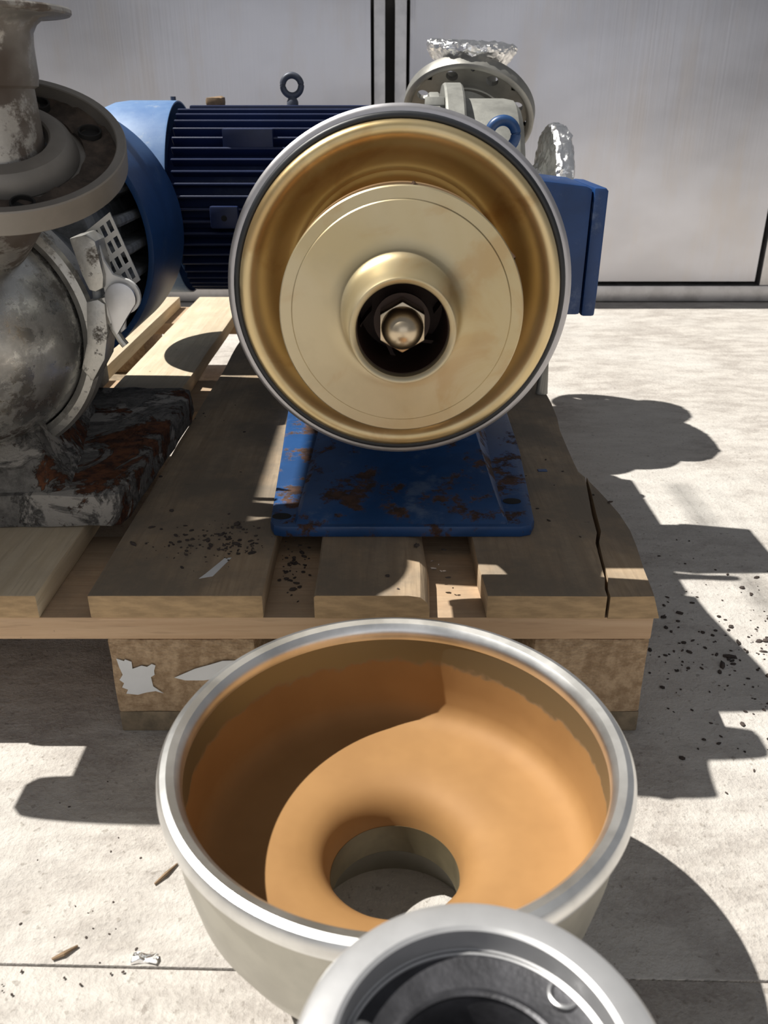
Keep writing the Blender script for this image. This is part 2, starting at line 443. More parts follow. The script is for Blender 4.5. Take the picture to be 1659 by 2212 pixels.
lo = [q.verts.new((x + (.004 if (x, y) in sl_edge else 0), y, .122)) for x, y in sliver]; hi = [q.verts.new((x - (.003 if (x, y) in sl_edge else 0), y, .1435)) for x, y in sliver]
q.faces.new(lo); q.faces.new(hi[::-1]); n = len(sliver)
for i in range(n): q.faces.new((lo[i], lo[(i + 1) % n], hi[(i + 1) % n], hi[i]))
obj('deck_board', join(bmn, q), 'wood', pal, label='cracked outer deck board with a wavy bark edge')
for y0 in (0.0, .5275, 1.055):
    obj('stringer_board', box(-.573, .2266, y0 + .0015, y0 + .150, .100, .1219, .0015), 'woodx', pal)
for (x0, x1) in ((-.573, -.473), (-.236, -.110), (.128, .2266)):
    for y0 in (.002, .5275, 1.055):
        b = subdivide(box(x0, x1, y0, y0 + .145, .022, .0999, .003), .03)
        jitter(b, .0012, 60, x0)
        bl = obj('block', b, 'chip', pal)
        if y0 < .1 and -.3 < x0 < 0:
            p1 = [(-.2298, .0809), (-.2235, .0783), (-.2225, .0800), (-.2172, .0775), (-.2173, .0702), (-.209, .0735), (-.2045, .0722), (-.2000, .0752), (-.1970, .0736), (-.1989, .0680), (-.1989, .0639), (-.2024, .0614), (-.2016, .0515), (-.1935, .0441), (-.2000, .0465), (-.2082, .0450), (-.216, .0425), (-.2260, .0438), (-.2240, .0480), (-.2288, .0505), (-.2265, .0550), (-.2300, .0585), (-.2265, .0640), (-.2285, .0720)]
            p2 = [(-.1820, .0609), (-.1727, .0655), (-.1634, .0702), (-.150, .0745), (-.1388, .0785), (-.125, .079), (-.120, .070), (-.135, .062), (-.1566, .0580), (-.1727, .0580)]
            for pp in (p1, p2): obj('torn_label', prism(pp, .0004, .0009, 'y'), 'paper', bl, 0, 'torn scrap of white paper label')
for (x0, x1) in ((-.573, -.473), (-.236, -.105), (.124, .2276)):
    obj('bottom_board', box(x0, x1, .003, 1.197, .0, .0219, .002), 'chipdark', pal)

# ------------------------------------------------------------------ front pump (open, golden impeller)
AX, AZ, RY = .0127, .371, .100           # axis and ring plane
fp = root('open_pump', 'open centrifugal pump on blue foot showing its golden impeller and acorn nut', 'pump', (.0165, .28, .144))
ctr = (AX, RY, AZ)
obj('casing_flange', lathe([(.1310, .0), (.1365, -.0005), (.1385, .0005), (.1400, .0025), (.1400, .0120), (.1375, .0145), (.1305, .0145), (.1305, .006)], ctr, 'y', 128, True), 'ringgrey', fp)
obj('rubber_seal', lathe([(.1290 + .0026 + .0030 * math.cos(a), -.0012 + .0030 * math.sin(a)) for a in [2 * PI * k / 12 for k in range(12)]], ctr, 'y', 128, True), 'rubber', fp)
dish = [(.1300, .006), (.1294, -.004), (.1289, -.0080), (.1276, -.0100), (.1254, -.0114), (.1222, -.0118), (.1186, -.0106), (.1150, -.0076), (.1115, -.0026), (.1082, .0045), (.1052, .0135), (.1024, .0240), (.0994, .0350), (.0962, .0440), (.0930, .0500), (.0898, .0520), (.0868, .0500), (.0840, .0460),
        (.0800, .040), (.0720, .028), (.0620, .013), (.0520, -.002), (.0430, -.018), (.0370, -.032), (.0340, -.042), (.018, -.0425), (.018, -.038), (.030, -.036), (.040, -.012), (.060, .018), (.078, .046), (.086, .063), (.098, .060), (.110, .034), (.119, .010), (.126, .004), (.1285, .010)]
obj('back_plate', lathe(dish, ctr, 'y', 128, True), 'gold', fp)
imp = obj('impeller', lathe([(.089, -.0545), (.0892, -.050), (.0892, -.048), (.012, -.0465), (.012, -.0525), (.082, -.0545)], ctr, 'y', 128, True), 'goldhub', fp)
front = [(.0885, -.0745), (.0893, -.0755), (.0893, -.0785), (.0885, -.0795), (.0805, -.0800), (.0796, -.0812), (.0560, -.0822), (.0480, -.0832), (.0438, -.0862), (.0412, -.0915), (.0395, -.1000), (.0382, -.1100), (.0368, -.1290), (.0360, -.1310), (.0352, -.1312),
         (.0345, -.1310), (.0328, -.1300), (.0320, -.1290), (.0318, -.110), (.0325, -.095), (.036, -.084), (.045, -.078), (.060, -.0755), (.080, -.0745)]
obj('front_shroud', lathe(front, ctr, 'y', 128, True), 'goldpale', imp)
vb = bmesh.new()
for k in range(6):
    pts = []
    for i in range(9):
        r = .024 + (.088 - .024) * i / 8; a = k * PI / 3 + 1.5 * (i / 8) ** .8
        pts.append((AX + r * math.cos(a), AZ + r * math.sin(a)))
    poly = [(x, z) for x, z in pts] + [(x + .0022, z + .0022) for x, z in pts[::-1]]
    prism(poly, RY - .0765, RY - .0530, 'y', bm=vb)
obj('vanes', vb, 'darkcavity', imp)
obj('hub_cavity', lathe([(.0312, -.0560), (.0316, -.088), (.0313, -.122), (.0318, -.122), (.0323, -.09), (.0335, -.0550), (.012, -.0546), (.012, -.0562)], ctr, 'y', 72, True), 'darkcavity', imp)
nb = lathe([(.0, -.1370), (.0035, -.1366), (.0075, -.1345), (.0112, -.1305), (.0138, -.1250), (.0148, -.1190), (.0148, -.112), (0, -.112)], ctr, 'y', 40)
prism(hexpoly(AX, AZ, .0178, PI / 6), RY - .1190, RY - .100, 'y', .0012, nb)
nut = obj('acorn_nut', nb, 'nut', fp)
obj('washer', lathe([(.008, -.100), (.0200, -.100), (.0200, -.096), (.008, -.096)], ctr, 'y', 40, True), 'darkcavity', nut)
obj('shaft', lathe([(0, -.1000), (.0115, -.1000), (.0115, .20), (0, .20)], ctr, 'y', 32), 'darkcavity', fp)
# adaptor and motor behind the ring
obj('bearing_bracket', lathe([(.1295, .016), (.1280, .050), (.122, .090), (.118, .110), (.112, .150), (.110, .175), (.110, .183), (0, .183), (0, .085), (.09, .07), (.124, .016)], ctr, 'y', 64), 'cast', fp)
mot = obj('motor', lathe([(0, .185), (.098, .185), (.104, .195), (.104, .43), (.098, .45), (0, .45)], ctr, 'y', 64), 'bluecowl', fp)
cowl = obj('fan_cowl', lathe([(.112, .43), (.112, .52), (.104, .535), (.02, .54), (.02, .53), (.1, .528), (.108, .515), (.108, .43)], ctr, 'y', 64, True), 'bluecowl', fp)
fin_me = None
def fins(count, r0, r1, y0, y1, th, center, axis, mat, parent, skip=lambda a: False):
    me = None
    for k in range(count):
        a = 2 * PI * k / count
        if skip(a): continue
        if me is None:
            if axis == 'y': b = box(r0, r1, y0, y1, -th / 2, th / 2, th * .28, seg=1)
            else: b = box(y0, y1, r0, r1, -th / 2, th / 2, th * .28, seg=1)
            me = bpy.data.meshes.new('cooling_fin'); b.to_mesh(me); b.free(); me.materials.append(MT[mat])
        o = bpy.data.objects.new('cooling_fin', me); C.objects.link(o); o.parent = parent
        o.location = Vector(center) - WLOC[parent]
        o.rotation_euler = (0, -a, 0) if axis == 'y' else (a, 0, 0)
fins(36, .100, .122, RY + .20, RY + .42, .004, ctr, 'y', 'bluecowl', mot)
# terminal box on the right of the motor
tb = obj('terminal_box', prism([(0.1129, 0.2989), (0.2168, 0.2989), (0.2179, 0.4300), (0.2111, 0.4331), (0.1567, 0.4394), (0.1129, 0.4441)], .340, .456, 'y', .004), 'bluebox', fp)
obj('box_lid', prism([(0.2179, 0.2978), (0.2325, 0.2978), (0.2332, 0.3219), (0.2341, 0.4279), (0.2315, 0.4307), (0.2189, 0.4316)], .3385, .4575, 'y', .003), 'bluebox', tb)
eye = obj('lifting_eye', tube(torus_pts((.1195, .335, .4815), .0135, 'xz', 36), .0052, 12, closed=True), 'eyeblue', fp)
obj('eye_stem', tube([(.087, .335, .443), (.096, .335, .455), (.1115, .335, .472)], [.009, .007, .006], 12), 'eyeblue', eye)
# foot: long cast plate with a sloping raised middle and slotted flanges
foot_bm = prism([(-.1075, .1185), (-.1035, .1075), (-.095, .1045), (.128, .1045), (.138, .1085), (.1425, .120), (.1545, .30), (.158, .47), (.150, .478), (-.118, .478), (-.125, .47), (-.116, .30)], .144, .1555, bev=.0028)
foot = obj('pump_foot', foot_bm, 'blue', fp)
q = bmesh.new()
sec = [(.108, .1545, -.088, .118, -.082, .112), (.118, .1600, -.086, .1175, -.078, .110), (.17, .1640, -.083, .117, -.074, .107), (.24, .1700, -.080, .118, -.068, .104), (.30, .1800, -.076, .120, -.058, .100), (.36, .205, -.072, .124, -.045, .09), (.42, .240, -.070, .128, -.035, .078), (.47, .240, -.070, .130, -.035, .078)]
rr = []
for y, z, xl, xr, tl, tr in sec:
    rr.append([q.verts.new(p) for p in ((xl, y, .150), (xl + .0015, y, z - .004), (tl - .002, y, z), (tr + .002, y, z), (xr - .0015, y, .1565), (xr, y, .150))])
for A, B in zip(rr, rr[1:]):
    for j in range(6): q.faces.new((A[j], A[(j + 1) % 6], B[(j + 1) % 6], B[j]))
q.faces.new(rr[0]); q.faces.new(rr[-1])
obj('raised_web', q, 'blue', foot)
obj('pedestal', prism([(-.040, .238), (.075, .238), (.060, .278), (-.030, .278)], .36, .47, 'y', .004), 'blue', foot)
for x, y in ((-.0975, .1260), (.1265, .1600)):
    obj('bolt_slot', prism([(x + .009 * math.cos(a), y + .0065 * math.sin(a)) for a in [2 * PI * k / 20 for k in range(20)]], .1550, .1560, 'z'), 'gap', foot)
obj('support_leg', tube([(.2205, .542, .1445), (.2205, .542, .25), (.20, .545, .275), (.11, .55, .300)], [.0085, .008, .008, .008], 14), 'cast', fp)

# ------------------------------------------------------------------ left pump (closed, stained)
lp = root('stained_pump', 'dirty closed pump with round steel casing, rusty foot and blue fan cowl', 'pump', (-.41, .30, .144))
LC = (-.399, .214, .313)
def LS(p, k=.91): return [(r * k, h * k) for r, h in p]
obj('casing', lathe(LS([(.121, .012), (.1205, -.010), (.1190, -.024), (.1150, -.045), (.1080, -.066), (.0980, -.086), (.0860, -.102), (.0720, -.114), (.0580, -.122), (.0480, -.130), (.0460, -.142), (.0455, -.27), (.042, -.27), (.042, .0), (.1, .012)]), LC, 'y', 96, True), 'dome', lp)
obj('inlet_flange', lathe([(.038, -.238), (.066, -.238), (.072, -.245), (.072, -.270), (.066, -.277), (.036, -.277), (.036, -.238)], LC, 'y', 64, True), 'dish', lp)
riser = obj('shade_riser', lathe([(.030, .318), (.066, .350), (.068, .65), (.094, .655), (.095, .657), (.095, .673), (.093, .675), (.055, .675), (.055, .63), (.03, .33)], (-.405, .095, 0), 'z', 48, True), 'neck', lp)  # unseen pipe added to throw shade on the front pallet boards
clamp = obj('clamp_band', lathe(LS([(.1225, -.013), (.1290, -.0165), (.1365, -.0150), (.1400, -.0110), (.1400, .0110), (.1365, .0150), (.1290, .0165), (.1225, .013)]), LC, 'y', 128, True), 'clampm', lp)
obj('back_cover', lathe(LS([(.128, .016), (.128, .024), (.118, .034), (.10, .05), (.085, .06), (.085, .19), (0, .19), (0, .016)]), LC, 'y', 72), 'finsdark', lp)
# clamp closing hardware on the right side
obj('clamp_lug', prism([(-0.2786, 0.4029), (-0.2633, 0.4066), (-0.2556, 0.4002), (-0.2524, 0.3703), (-0.2542, 0.3594), (-0.2615, 0.3562), (-0.2674, 0.3575), (-0.2719, 0.3710)], 0.1788, 0.2078, 'y', .0022), 'clampm', clamp)
obj('clamp_bolt', tube([(-0.2638, 0.1897, 0.3621), (-0.2638, 0.1897, 0.3421)], .0045, 14), 'finsdark', clamp)
obj('clamp_lug', prism([(-0.2710, 0.3476), (-0.2601, 0.3498), (-0.2542, 0.3457), (-0.2551, 0.3194), (-0.2615, 0.2940), (-0.2760, 0.2722), (-0.2851, 0.2849), (-0.2760, 0.3103)], 0.1770, 0.2078, 'y', .0022), 'clampm', clamp)
obj('hinge_plate', prism([(-0.2556, 0.3984), (-0.2529, 0.3830), (-0.2461, 0.3703), (-0.2324, 0.3653), (-0.2289, 0.3628), (-0.2262, 0.3595), (-0.2244, 0.3556), (-0.2237, 0.3513), (-0.2241, 0.3470), (-0.2256, 0.3430), (-0.2281, 0.3395), (-0.2314, 0.3367), (-0.2353, 0.3349), (-0.2396, 0.3342), (-0.2415, 0.3203), (-0.2502, 0.3131), (-0.2533, 0.3249), (-0.2556, 0.3467), (-0.2570, 0.3703)], 0.1861, 0.1915, 'y', .0012), 'guard', clamp)
obj('toggle_lever', prism([(-0.2541, 0.3449), (-0.2548, 0.3479), (-0.2549, 0.3509), (-0.2544, 0.3539), (-0.2532, 0.3568), (-0.2514, 0.3593), (-0.2492, 0.3613), (-0.2466, 0.3629), (-0.2437, 0.3639), (-0.2406, 0.3642), (-0.2376, 0.3639), (-0.2347, 0.3629), (-0.2321, 0.3613), (-0.2298, 0.3593), (-0.2281, 0.3568), (-0.2269, 0.3539), (-0.2263, 0.3509), (-0.2264, 0.3479), (-0.2271, 0.3449), (-0.2361, 0.3330), (-0.2483, 0.3153), (-0.2515, 0.3249)], 0.1797, 0.1856, 'y', .0016), 'bright', clamp)
obj('strap', tube([(-0.2570, 0.1842, 0.3503), (-0.2547, 0.1842, 0.3358), (-0.2511, 0.1842, 0.3212), (-0.2456, 0.1842, 0.3103), (-0.2424, 0.1842, 0.3058)], .0038, 10), 'clampm', clamp)
gb = bmesh.new()
gu, gv = Vector((.82, 0, .57)), Vector((.32, 0, -.95)); g0 = Vector((-0.2790, 0, 0.4011))
def gbar(u0, u1, v0, v1, dy=0.0):
    q = bmesh.new(); ps = [g0 + gu * u0 + gv * v0, g0 + gu * u1 + gv * v0, g0 + gu * u1 + gv * v1, g0 + gu * u0 + gv * v1]
    prism([(p.x, p.z) for p in ps], .2170 - dy, .2185 + dy, 'y', bm=gb)
for i in range(5): gbar(.0078 * i, .0078 * i + .0030, 0, .064)
for j in range(5): gbar(0, .0342, .0148 * j, .0148 * j + .0048, .0003)
obj('perforated_guard', gb, 'guard', lp)
# motor with lengthwise fins inside a large blue cowl
MX, MZ = -.430, .358
ML = (MX, 0, MZ)
lm = obj('motor', lathe([(0, .385), (.105, .385), (.112, .395), (.112, .620), (0, .620)], ML, 'y', 64), 'finsdark', lp)
fins(26, .108, .1400, .392, .620, .0110, ML, 'y', 'finsdark', lm)
obj('fan_cowl', lathe([(.1480, .450), (.1500, .4495), (.1545, .4500), (.1550, .4520), (.1550, .618), (.150, .633), (.135, .640), (.02, .642), (.02, .638), (.134, .636), (.147, .628), (.1495, .618), (.1490, .460)], ML, 'y', 96, True), 'bluecowl', lp)
obj('motor_foot', box(-.52, -.40, .48, .60, .144, .24, .004), 'finsdark', lp)
# rusty cast foot
fb = prism([(-.60, .128), (-.262, .1235), (-.252, .130), (-.2475, .150), (-.2465, .28), (-.2440, .42), (-.2480, .452), (-.262, .464), (-.60, .47)], .144, .178, bev=.004)
subdivide(fb, .022); jitter(fb, .0028, 45, 3)
for v in fb.verts: v.co.z = max(v.co.z, .1442)
lfoot = obj('pump_foot', fb, 'rustbase', lp)
q = bmesh.new()
for (y, zt, xl, xr, tr) in ((.128, .176, -.60, -.30, -.318), (.155, .205, -.60, -.296, -.325), (.22, .245, -.60, -.31, -.355), (.30, .262, -.60, -.33, -.375), (.38, .262, -.60, -.345, -.39)):
    rr = [q.verts.new(p) for p in ((xl, y, .170), (xl, y, zt), (tr, y, zt), (xr, y, .170))]
    if y > .13:
        for j in range(4): q.faces.new((prev[j], prev[(j + 1) % 4], rr[(j + 1) % 4], rr[j]))
    else: q.faces.new(rr)
    prev = rr
q.faces.new(prev)
subdivide(q, .022); jitter(q, .003, 40, 9)
obj('pedestal', q, 'rustbase', lfoot)
# discharge nozzle
NX, NY = -.301, .109
obj('nozzle', lathe([(0.0338, 0.4560), (0.0386, 0.4570), (0.0376, 0.5017), (0.0368, 0.5203), (0.0401, 0.5220), (0.0414, 0.5287), (0.0414, 0.5490), (0.0423, 0.5575), (0.0456, 0.5630), (0.0507, 0.5668), (0.0701, 0.5689), (0.0714, 0.5701), (0.0714, 0.5723), (0.0701, 0.5735), (0.0304, 0.5735), (0.0304, 0.4560)], (NX, NY, 0), 'z', 72, True), 'neck', lp)
obj('nozzle_bend', tube([(-.301, .109, .470), (-.302, .111, .450), (-.312, .125, .435), (-.335, .155, .418), (-.365, .195, .400), (-.38, .21, .38)], [.036, .036, .036, .037, .040, .042], 24), 'neck', lp)
# loose dished flange hanging tilted on the nozzle, full of dirt
piv = (NX + .0034, NY, .4797)
tilt = Matrix.Rotation(R(27), 3, 'X') @ Matrix.Rotation(R(9), 3, 'Y')
lf = root('loose_flange', 'dirt filled loose pipe flange hanging tilted around the stained pump nozzle', 'flange', piv)
b = lathe([(.1110, -.014), (.1185, -.015), (.1200, -.0135), (.1200, .0085), (.1190, .010), (.1115, .010), (.1105, .009), (.1100, -.006), (.1090, -.009), (.054, -.009), (.054, -.014)], piv, 'z', 96, True, sc=.799)
obj('flange_rim', rotated(b, piv, tilt), 'dish', lf)
b = lathe([(.0535, -.0085), (.080, -.0085), (.0785, -.002), (.0740, .008), (.0690, .0125), (.0600, .0140), (.0535, .0140), (.0515, .012), (.0515, -.004)], piv, 'z', 72, True, sc=.744)
obj('collar', rotated(b, piv, tilt), 'dish', lf)
b = bmesh.new()
for i in range(72):
    pass
b = lathe([(.080, -.0088), (.080, -.004), (.088, -.0045), (.096, -.0055), (.104, -.0050), (.1098, -.003), (.1098, -.0088)], piv, 'z', 96, True, sc=.799)
for v in b.verts:
    if v.co.z > piv[2] - .007: v.co.z += .0035 * noise.noise(v.co * 70) + .002 * noise.noise(v.co * 190)
d = obj('packed_dirt', rotated(b, piv, tilt), 'dirt', lf, label='dark crumbly dirt caked in the flange'); d['kind'] = 'stuff'
for ang in (35, 80, -62, 128, 200, 250):
    a = R(ang); p = Vector(piv) + Vector((.0735 * math.cos(a), .0735 * math.sin(a), 0))
    b = lathe([(.0078, -.0072), (.0092, -.0072), (.0092, .0003), (.0078, .0003)], p, 'z', 24, True)
    lathe([(0, -.0034), (.0078, -.0034)], p, 'z', 24, bm=b)
    obj('bolt_hole', rotated(b, piv, tilt), 'gap', lf)

# ------------------------------------------------------------------ rear pump (motor lying across, foil wrapped nozzles)
rp = root('foil_wrapped_pump', 'rear pump lying crosswise with finned blue motor and foil wrapped nozzles', 'pump', (-.05, .797, .144))
RC = (0, .797, .375)
rm = obj('motor', lathe([(0, -.308), (.112, -.308), (.116, -.300), (.116, .000), (.105, .012), (0, .012)], RC, 'x', 64), 'finsblue', rp)
fins(50, .114, .1345, -.298, -.012, .0034, RC, 'x', 'finsblue', rm, skip=lambda a: abs(math.degrees(a) - 90) < 12)
obj('top_rib', box(-.285, -.02, .775, .819, .489, .5075, .003), 'finsblue', rm)
obj('nameplate', prism([(-.225, .452), (-.155, .452), (-.155, .478), (-.225, .478)], .690, .705, 'y', .001), 'finsblue', rm)
lug = obj('motor_lug', box(-.245, -.205, .655, .675, .350, .380, .003), 'finsblue', rm)
obj('lug_hole', lathe([(0, -.0206), (.0042, -.0206), (.0042, -.018), (0, -.018)], (-.225, .6755, .364), 'y', 16), 'gap', lug)
obj('fan_cowl', lathe([(.1365, -.305), (.1385, -.305), (.1390, -.308), (.1390, -.375), (.1365, -.395), (.130, -.412), (.118, -.425), (.10, -.433), (.06, -.437), (.03, -.437), (.03, -.433), (.10, -.429), (.128, -.408), (.1365, -.37), (.1365, -.308)], RC, 'x', 96, True), 'cowldusty', rp)
obj('eyebolt', join(tube(torus_pts((-.1355, .797, .5335), .0135, 'xz', 36), .0046, 12, closed=True), lathe([(.0045, .520), (.0065, .516), (.0085, .512), (.0085, .506), (0, .506)], (-.1355, .797, 0), 'z', 20)), 'eyedark', rp)
obj('cowl_screw', lathe([(0, .519), (.004, .519), (.004, .510), (0, .510)], (-.312, .797, 0), 'z', 14), 'eyedark', rp)
obj('rust_lump', jitter(box(-.262, -.236, .780, .805, .505, .519, .005), .003, 90, 2), 'splinter', rp, label='small rusty brown lump')
for x in (-.20, -.085):
    ft = obj('motor_foot', prism([(.70, .144), (.90, .144), (.90, .160), (.875, .168), (.86, .26), (.74, .26), (.725, .168), (.70, .160)], x, x + .055, 'x', .003), 'finsblue', rp)
    obj('foot_bolt', tube([(x + .027, .712, .138 + .022), (x + .027, .712, .182)], .006, 10), 'eyedark', ft)
# pump end to the right
obj('bearing_bracket', lathe([(0, .010), (.112, .010), (.116, .016), (.116, .030), (.10, .05), (.10, .064), (0, .064)], RC, 'x', 64), 'cast', rp)
obj('clamp_flange', lathe([(.08, .0655), (.1485, .0655), (.1500, .068), (.1500, .079), (.1485, .081), (.08, .081)], RC, 'x', 96, True), 'castpale', rp)
obj('clamp_flange', lathe([(.08, .0860), (.1605, .0860), (.1625, .089), (.1625, .111), (.1600, .114), (.08, .114)], RC, 'x', 96, True), 'castpale', rp)
obj('casing', lathe([(0, .114), (.1405, .1145), (.1415, .118), (.1415, .176), (.1390, .190), (.130, .198), (.08, .202), (.05, .206), (0, .206)], RC, 'x', 96), 'castpale', rp)
bn = prism(hexpoly(.797 - .06, .508, .012), .058, .0855, 'x', .0015)
obj('clamp_bolt', bn, 'castpale', rp)
obj('casing_foot', prism([(.72, .144), (.87, .144), (.87, .158), (.85, .25), (.74, .25), (.72, .158)], .10, .19, 'x', .003), 'cast', rp)
# discharge: foil cap on a stub, loose flange hanging from it
obj('discharge_stub', lathe([(.040, .380), (.042, .555), (.036, .555), (.036, .380)], (.140, .950, 0), 'z', 48, True), 'castpale', rp)
def crumple(b, amp, sc, seed):
    for v in b.verts:
        n1 = noise.noise_vector(v.co * sc + Vector((seed, 0, 0))); n2 = noise.noise_vector(v.co * sc * 2.7 + Vector((0, seed, 0)))
        v.co += n1 * amp + n2 * amp * .6
    return b
prof = [(.0, .5905), (.030, .5908), (.055, .5903), (.0640, .5890), (.0665, .5860), (.0660, .5800), (.060, .5700), (.054, .5620), (.0505, .5530), (.0500, .5500)]
pf = []
for (a, b_) in zip(prof, prof[1:]):
    for t in (0, .33, .66): pf.append((a[0] + (b_[0] - a[0]) * t, a[1] + (b_[1] - a[1]) * t))
pf.append(prof[-1])
b = crumple(lathe([(r * 1.095, h) for r, h in pf], (.140, .950, 0), 'z', 120), .0034, 80, 1.3)
b.transform(Matrix.Translation((0, 0, .008)))
rotated(b, (.140, .950, .585), Matrix.Rotation(R(5), 3, 'X') @ Matrix.Rotation(R(3), 3, 'Y'))
obj('foil_cap', b, 'foil', rp, 14, 'crumpled aluminium foil over the upright nozzle')
prof = [(.0, .276), (.04, .2765), (.075, .276), (.096, .2745), (.1050, .271), (.1085, .264), (.1085, .252), (.1050, .246), (.095, .2425), (.070, .240), (.052, .234), (.046, .222), (.046, .200)]
pf = []
for (a, b_) in zip(prof, prof[1:]):
    for t in (0, .33, .66): pf.append((a[0] + (b_[0] - a[0]) * t, a[1] + (b_[1] - a[1]) * t))
pf.append(prof[-1])
b = crumple(lathe(pf, RC, 'x', 130), .0030, 85, 4.7)
obj('foil_cover', b, 'foil', rp, 14, 'crumpled aluminium foil around the side inlet')
fpv = (.140, .955, .494)
ft2 = Matrix.Rotation(R(14), 3, 'Y') @ Matrix.Rotation(R(-44), 3, 'X') @ Matrix.Rotation(R(12), 3, 'Z')
rf = root('pipe_flange', 'grey steel pipe flange with bolt holes hanging below the foil capped nozzle', 'flange', fpv)
# ring with eight real bolt holes: radial strips between an inner and outer edge
def holed_flange(c, ri, ro, rb, rh, z0, z1, nh):
    bm = bmesh.new(); c = Vector(c); per = 16
    def ringverts(z, bev):
        out = []
        for k in range(nh):
            a0 = 2 * PI * k / nh; hc = Vector((rb * math.cos(a0), rb * math.sin(a0), 0)); H = []; O = []
            for i in range(per):
                t = 2 * PI * i / per + a0
                d = Vector((math.cos(t), math.sin(t), 0)); H.append(hc + d * rh)
                # outer ring of the cell: clamp a ray from the hole centre onto the wedge cell
                s = 1.0
                best = 10
                # radial limits
                for rad in (ro - bev, ri):
                    b_ = hc.dot(d); cc = hc.length_squared - rad * rad; disc = b_ * b_ - cc
                    if disc > 0:
                        for sg in (1, -1):
                            q_ = -b_ + sg * math.sqrt(disc)
                            if q_ > 1e-5: best = min(best, q_)
                for sg in (1, -1):
                    an = a0 + sg * PI / nh; nn = Vector((-math.sin(an), math.cos(an), 0)); den = d.dot(nn)
                    if abs(den) > 1e-6:
                        q_ = -hc.dot(nn) / den
                        if q_ > 1e-5: best = min(best, q_)
                O.append(hc + d * best)
            out.append((H, O))
        return out
    lay = {}
    for z in (z0, z1):
        cells = ringverts(z, .003)
        for H, O in cells:
            hv = [bm.verts.new(c + p + Vector((0, 0, z))) for p in H]; ov = [bm.verts.new(c + p + Vector((0, 0, z))) for p in O]
            for i in range(per): bm.faces.new((hv[i], hv[(i + 1) % per], ov[(i + 1) % per], ov[i]))
            lay.setdefault(z, []).append(hv)
    for A, B in zip(lay[z0], lay[z1]):
        for i in range(per): bm.faces.new((A[i], A[(i + 1) % per], B[(i + 1) % per], B[i]))
    return bm
b = holed_flange(fpv, .061, .1020, .0830, .0098, -.0045, .0045, 8)
obj('flange_plate', rotated(b, fpv, ft2), 'cast', rf, 20)
b = lathe([(.0870, -.0040), (.0885, -.0080), (.0920, -.0115), (.0960, -.0110), (.0985, -.0085), (.0990, .0070), (.0965, .0110), (.0900, .0130), (.0870, .0040)], fpv, 'z', 96, True, sc=1.1)
obj('flange_rim', rotated(b, fpv, ft2), 'cast', rf, 40)
b = lathe([(.0490, -.0085), (.0560, -.0105), (.0575, -.0092), (.0575, .0150), (.0540, .0190), (.0490, .0190)], fpv, 'z', 64, True, sc=1.1)
obj('flange_bore', rotated(b, fpv, ft2), 'cast', rf, 40)

# ------------------------------------------------------------------ pump casing bowl on the floor
BX, BY = .0070, -.208
bw = root('pump_casing_bowl', 'open steel pump casing standing on the floor, bronze coloured inside', 'pump casing', (BX, BY, 0))
bc = (BX, BY, 0)
BZ = -.0009
rim = [(.1262, .1540), (.1248, .1585), (.1246, .1630), (.1258, .1660), (.1285, .1690), (.1330, .1702), (.1365, .1690), (.1386, .1662), (.1390, .1622), (.1380, .1585), (.1352, .1562), (.1330, .1552)]
obj('rim', lathe(rim, bc, 'z', 160, True), 'silver', bw)
shell = [(.1300, .1565), (.1335, .1565), (.1335, .1500), (.1310, .1200), (.1260, .0930), (.1160, .0700), (.1000, .0500), (.0800, .0380), (.0660, .0310), (.0620, .0240), (.0610, .0100), (.0630, .0040), (.0630, BZ), (.0585, BZ), (.0570, .006), (.0560, .0330), (.0458, .0400), (.0458, .0600), (.0600, .0800), (.1000, .0850), (.1225, .0920), (.1275, .1100), (.1285, .1350)]
obj('shell', lathe(shell, bc, 'z', 160, True), 'shell', bw)
lin = [(.1252, 0.1575), (.1250, 0.1400), (.1247, 0.1200), (.1240, 0.1050), (.1215, 0.0975), (.1160, 0.0925), (.1070, 0.0900), (.0900, 0.0888), (.0740, 0.0880), (.0640, 0.0865), (.0560, 0.0840), (.0500, 0.0800), (.0455, 0.0740), (.0430, 0.0670), (.0420, 0.0590),
       (.0430, 0.0588), (.0442, 0.0665), (.0468, 0.0730), (.0510, 0.0784), (.0566, 0.0824), (.0642, 0.0850), (.0740, 0.0866), (.0900, 0.0874), (.1075, 0.0885), (.1172, 0.0912), (.1230, 0.0968), (.1254, 0.1045), (.1260, 0.1200), (.1262, 0.1400), (.1264, 0.1570)]
obj('lining', lathe(lin, bc, 'z', 160, True), 'lining', bw, label='bronze film inside the casing')
tubep = [(.0418, .0595), (.0415, .0500), (.0418, .0360), (.0428, .0345), (.0440, .0360), (.0440, .0500), (.0438, .0585)]
obj('inlet_tube', lathe(tubep, bc, 'z', 96, True), 'tubeshade', bw)

# ------------------------------------------------------------------ grey flanged casting closest to the camera
GX, GY, GZ = .0305, -.4375, .2410
gc = root('grey_bearing_lantern', 'grey metal flanged casting with dark hollow top standing before the bowl', 'casting', (GX, GY, -.0012))
gp = (GX, GY, GZ)
def GL(profile, n=96): return lathe(profile, gp, 'z', n, True)
obj('top_flange', GL([(.0470, -.0010), (.0485, .0), (.0560, .0), (.0590, -.0012), (.0608, -.0040), (.0612, -.0080), (.0605, -.0150), (.0575, -.0190), (.0450, -.0190), (.0450, -.0110), (.0466, -.0100)], 128), 'greypaint', gc)
inner = obj('inner_dish', GL([(.0458, -.0100), (.0452, -.0118), (.0330, -.0150), (.0318, -.0150), (.0305, -.0185), (.0290, -.030), (.0200, -.0385), (.0, -.0400), (.0, -.0440), (.0250, -.043), (.0340, -.03), (.0350, -.0185), (.0458, -.0150)]), 'hollow', gc)
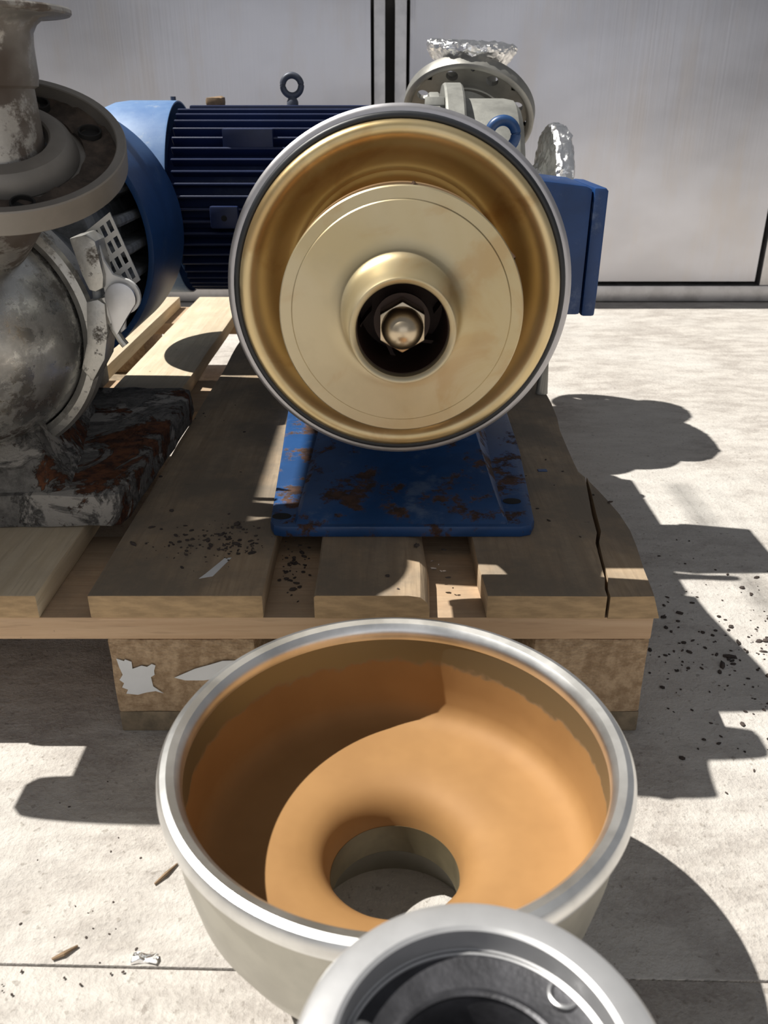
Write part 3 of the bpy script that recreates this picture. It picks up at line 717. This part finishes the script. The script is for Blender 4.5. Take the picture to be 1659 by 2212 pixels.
obj('inner_lip', GL([(.0312, -.0142), (.0325, -.0136), (.0342, -.0140), (.0345, -.0152), (.0325, -.0158), (.0312, -.0155)]), 'hollow', inner)
lq = tube([(GX + .0325 + .0050 * math.cos(u), GY + .0300 + .0050 * math.sin(u), GZ - .0118) for u in [2 * PI * k / 24 for k in range(24)] for t in (0,)], .0009, 8, closed=True)
obj('hole_ring', lq, 'bright', gc)
obj('screw_head', lathe([(0, .0015), (.0035, .0012), (.0055, 0), (.0058, -.003), (0, -.003)], (GX - .0385, GY + .0130, GZ - .0085), 'z', 24), 'bright', gc)
obj('column', GL([(.0470, -.0185), (.0440, -.0300), (.0420, -.10), (.0450, -.19), (.0600, -.2150), (.0640, -.2200), (.0640, -.2397), (.030, -.2397), (.030, -.0440), (.0350, -.0185)]), 'greypaint', gc)

# ------------------------------------------------------------------ debris
def lump(bm, p, r, seed, flat=.5):
    b = bmesh.new(); bmesh.ops.create_icosphere(b, subdivisions=1, radius=r)
    for v in b.verts:
        v.co *= 1 + .45 * noise.noise(v.co * (1.1 / r) + Vector((seed, 0, 0))); v.co.z *= flat
    a = random.random() * 6.28; st = random.uniform(.6, 1.5)
    b.transform(Matrix.Translation(p) @ Matrix.Rotation(a, 4, 'Z') @ Matrix.Diagonal((st, 1 / st, 1, 1)))
    return join(bm, b)
cr = bmesh.new()
for i in range(330):
    t = random.random()
    x = random.gauss(.40, .085); y = random.gauss(.10, .085)
    if x < .245: continue
    r = abs(random.gauss(0, .0014)) + .0007
    lump(cr, (x, y, r * .3), r, i)
for i in range(60):
    lump(cr, (random.uniform(.26, .60), random.uniform(-.08, .40), .0005), random.uniform(.0006, .0016), i + 400)
for i in range(40):
    lump(cr, (random.uniform(-.30, -.16), random.uniform(-.26, -.05), .0002), random.uniform(.0005, .0013), i + 500)
o = obj('dirt_crumbs', cr, 'crumb', None, 0, 'dark crumbs of dirt scattered on the concrete beside the pallet'); o['kind'] = 'stuff'; o['category'] = 'dirt'
cr = bmesh.new()
for cx_, cy_, sx, sy, nn, zz in ((-.170, .098, .026, .020, 110, .1440), (-.128, .085, .012, .012, 40, .1440), (-.083, .085, .010, .022, 60, .1220), (.03, .06, .02, .03, 12, .1440), (.16, .22, .04, .10, 16, .1440), (-.17, .35, .04, .10, 14, .1440)):
    for i in range(nn):
        r = abs(random.gauss(0, .0011)) + .0005
        x, y = random.gauss(cx_, sx), random.gauss(cy_, sy)
        if zz < .13: x = min(max(x, -.099), -.060); y = min(max(y, .01), .14)
        elif x < 0 and cx_ > -.2: x = min(max(x, -.243), -.105)
        lump(cr, (x, max(y, .006), zz + r * .25), r, i + 900)
o = obj('deck_crumbs', cr, 'crumb', None, 0, 'dark crumbs of dirt scattered on the pallet boards'); o['kind'] = 'stuff'; o['category'] = 'dirt'
def thing(name, bm, mat, label, cat, smooth=0):
    o = obj(name, bm, mat, None, smooth, label); o['category'] = cat; return o
thing('wood_splinter', jitter(tube([(-.166, -.165, .0012), (-.160, -.157, .0020), (-.152, -.144, .0012)], [.0007, .0014, .0006], 6), .0006, 300), 'splinter', 'thin dark wood splinter on the floor beside the left of the bowl rim', 'splinter')
thing('wood_splinter', jitter(tube([(-.2190, -.2250, .0012), (-.2125, -.2215, .0022), (-.2055, -.2150, .0014)], [.0010, .0016, .0008], 6), .0006, 300, 3), 'splinter', 'short pale edged wood splinter on the floor just above the slab joint', 'splinter')
thing('foil_scrap', crumple(subdivide(box(-.1660, -.1490, -.2275, -.2215, .0008, .0030, .0006), .004), .0016, 300, 2), 'foil', 'small crumpled scrap of shiny foil on the floor at the slab joint', 'scrap')
thing('paint_flake', jitter(box(.170, .180, .262, .268, .1442, .1450), .0008, 200), 'eyeblue', 'blue paint flake on the cracked pallet board beside the blue foot', 'flake')
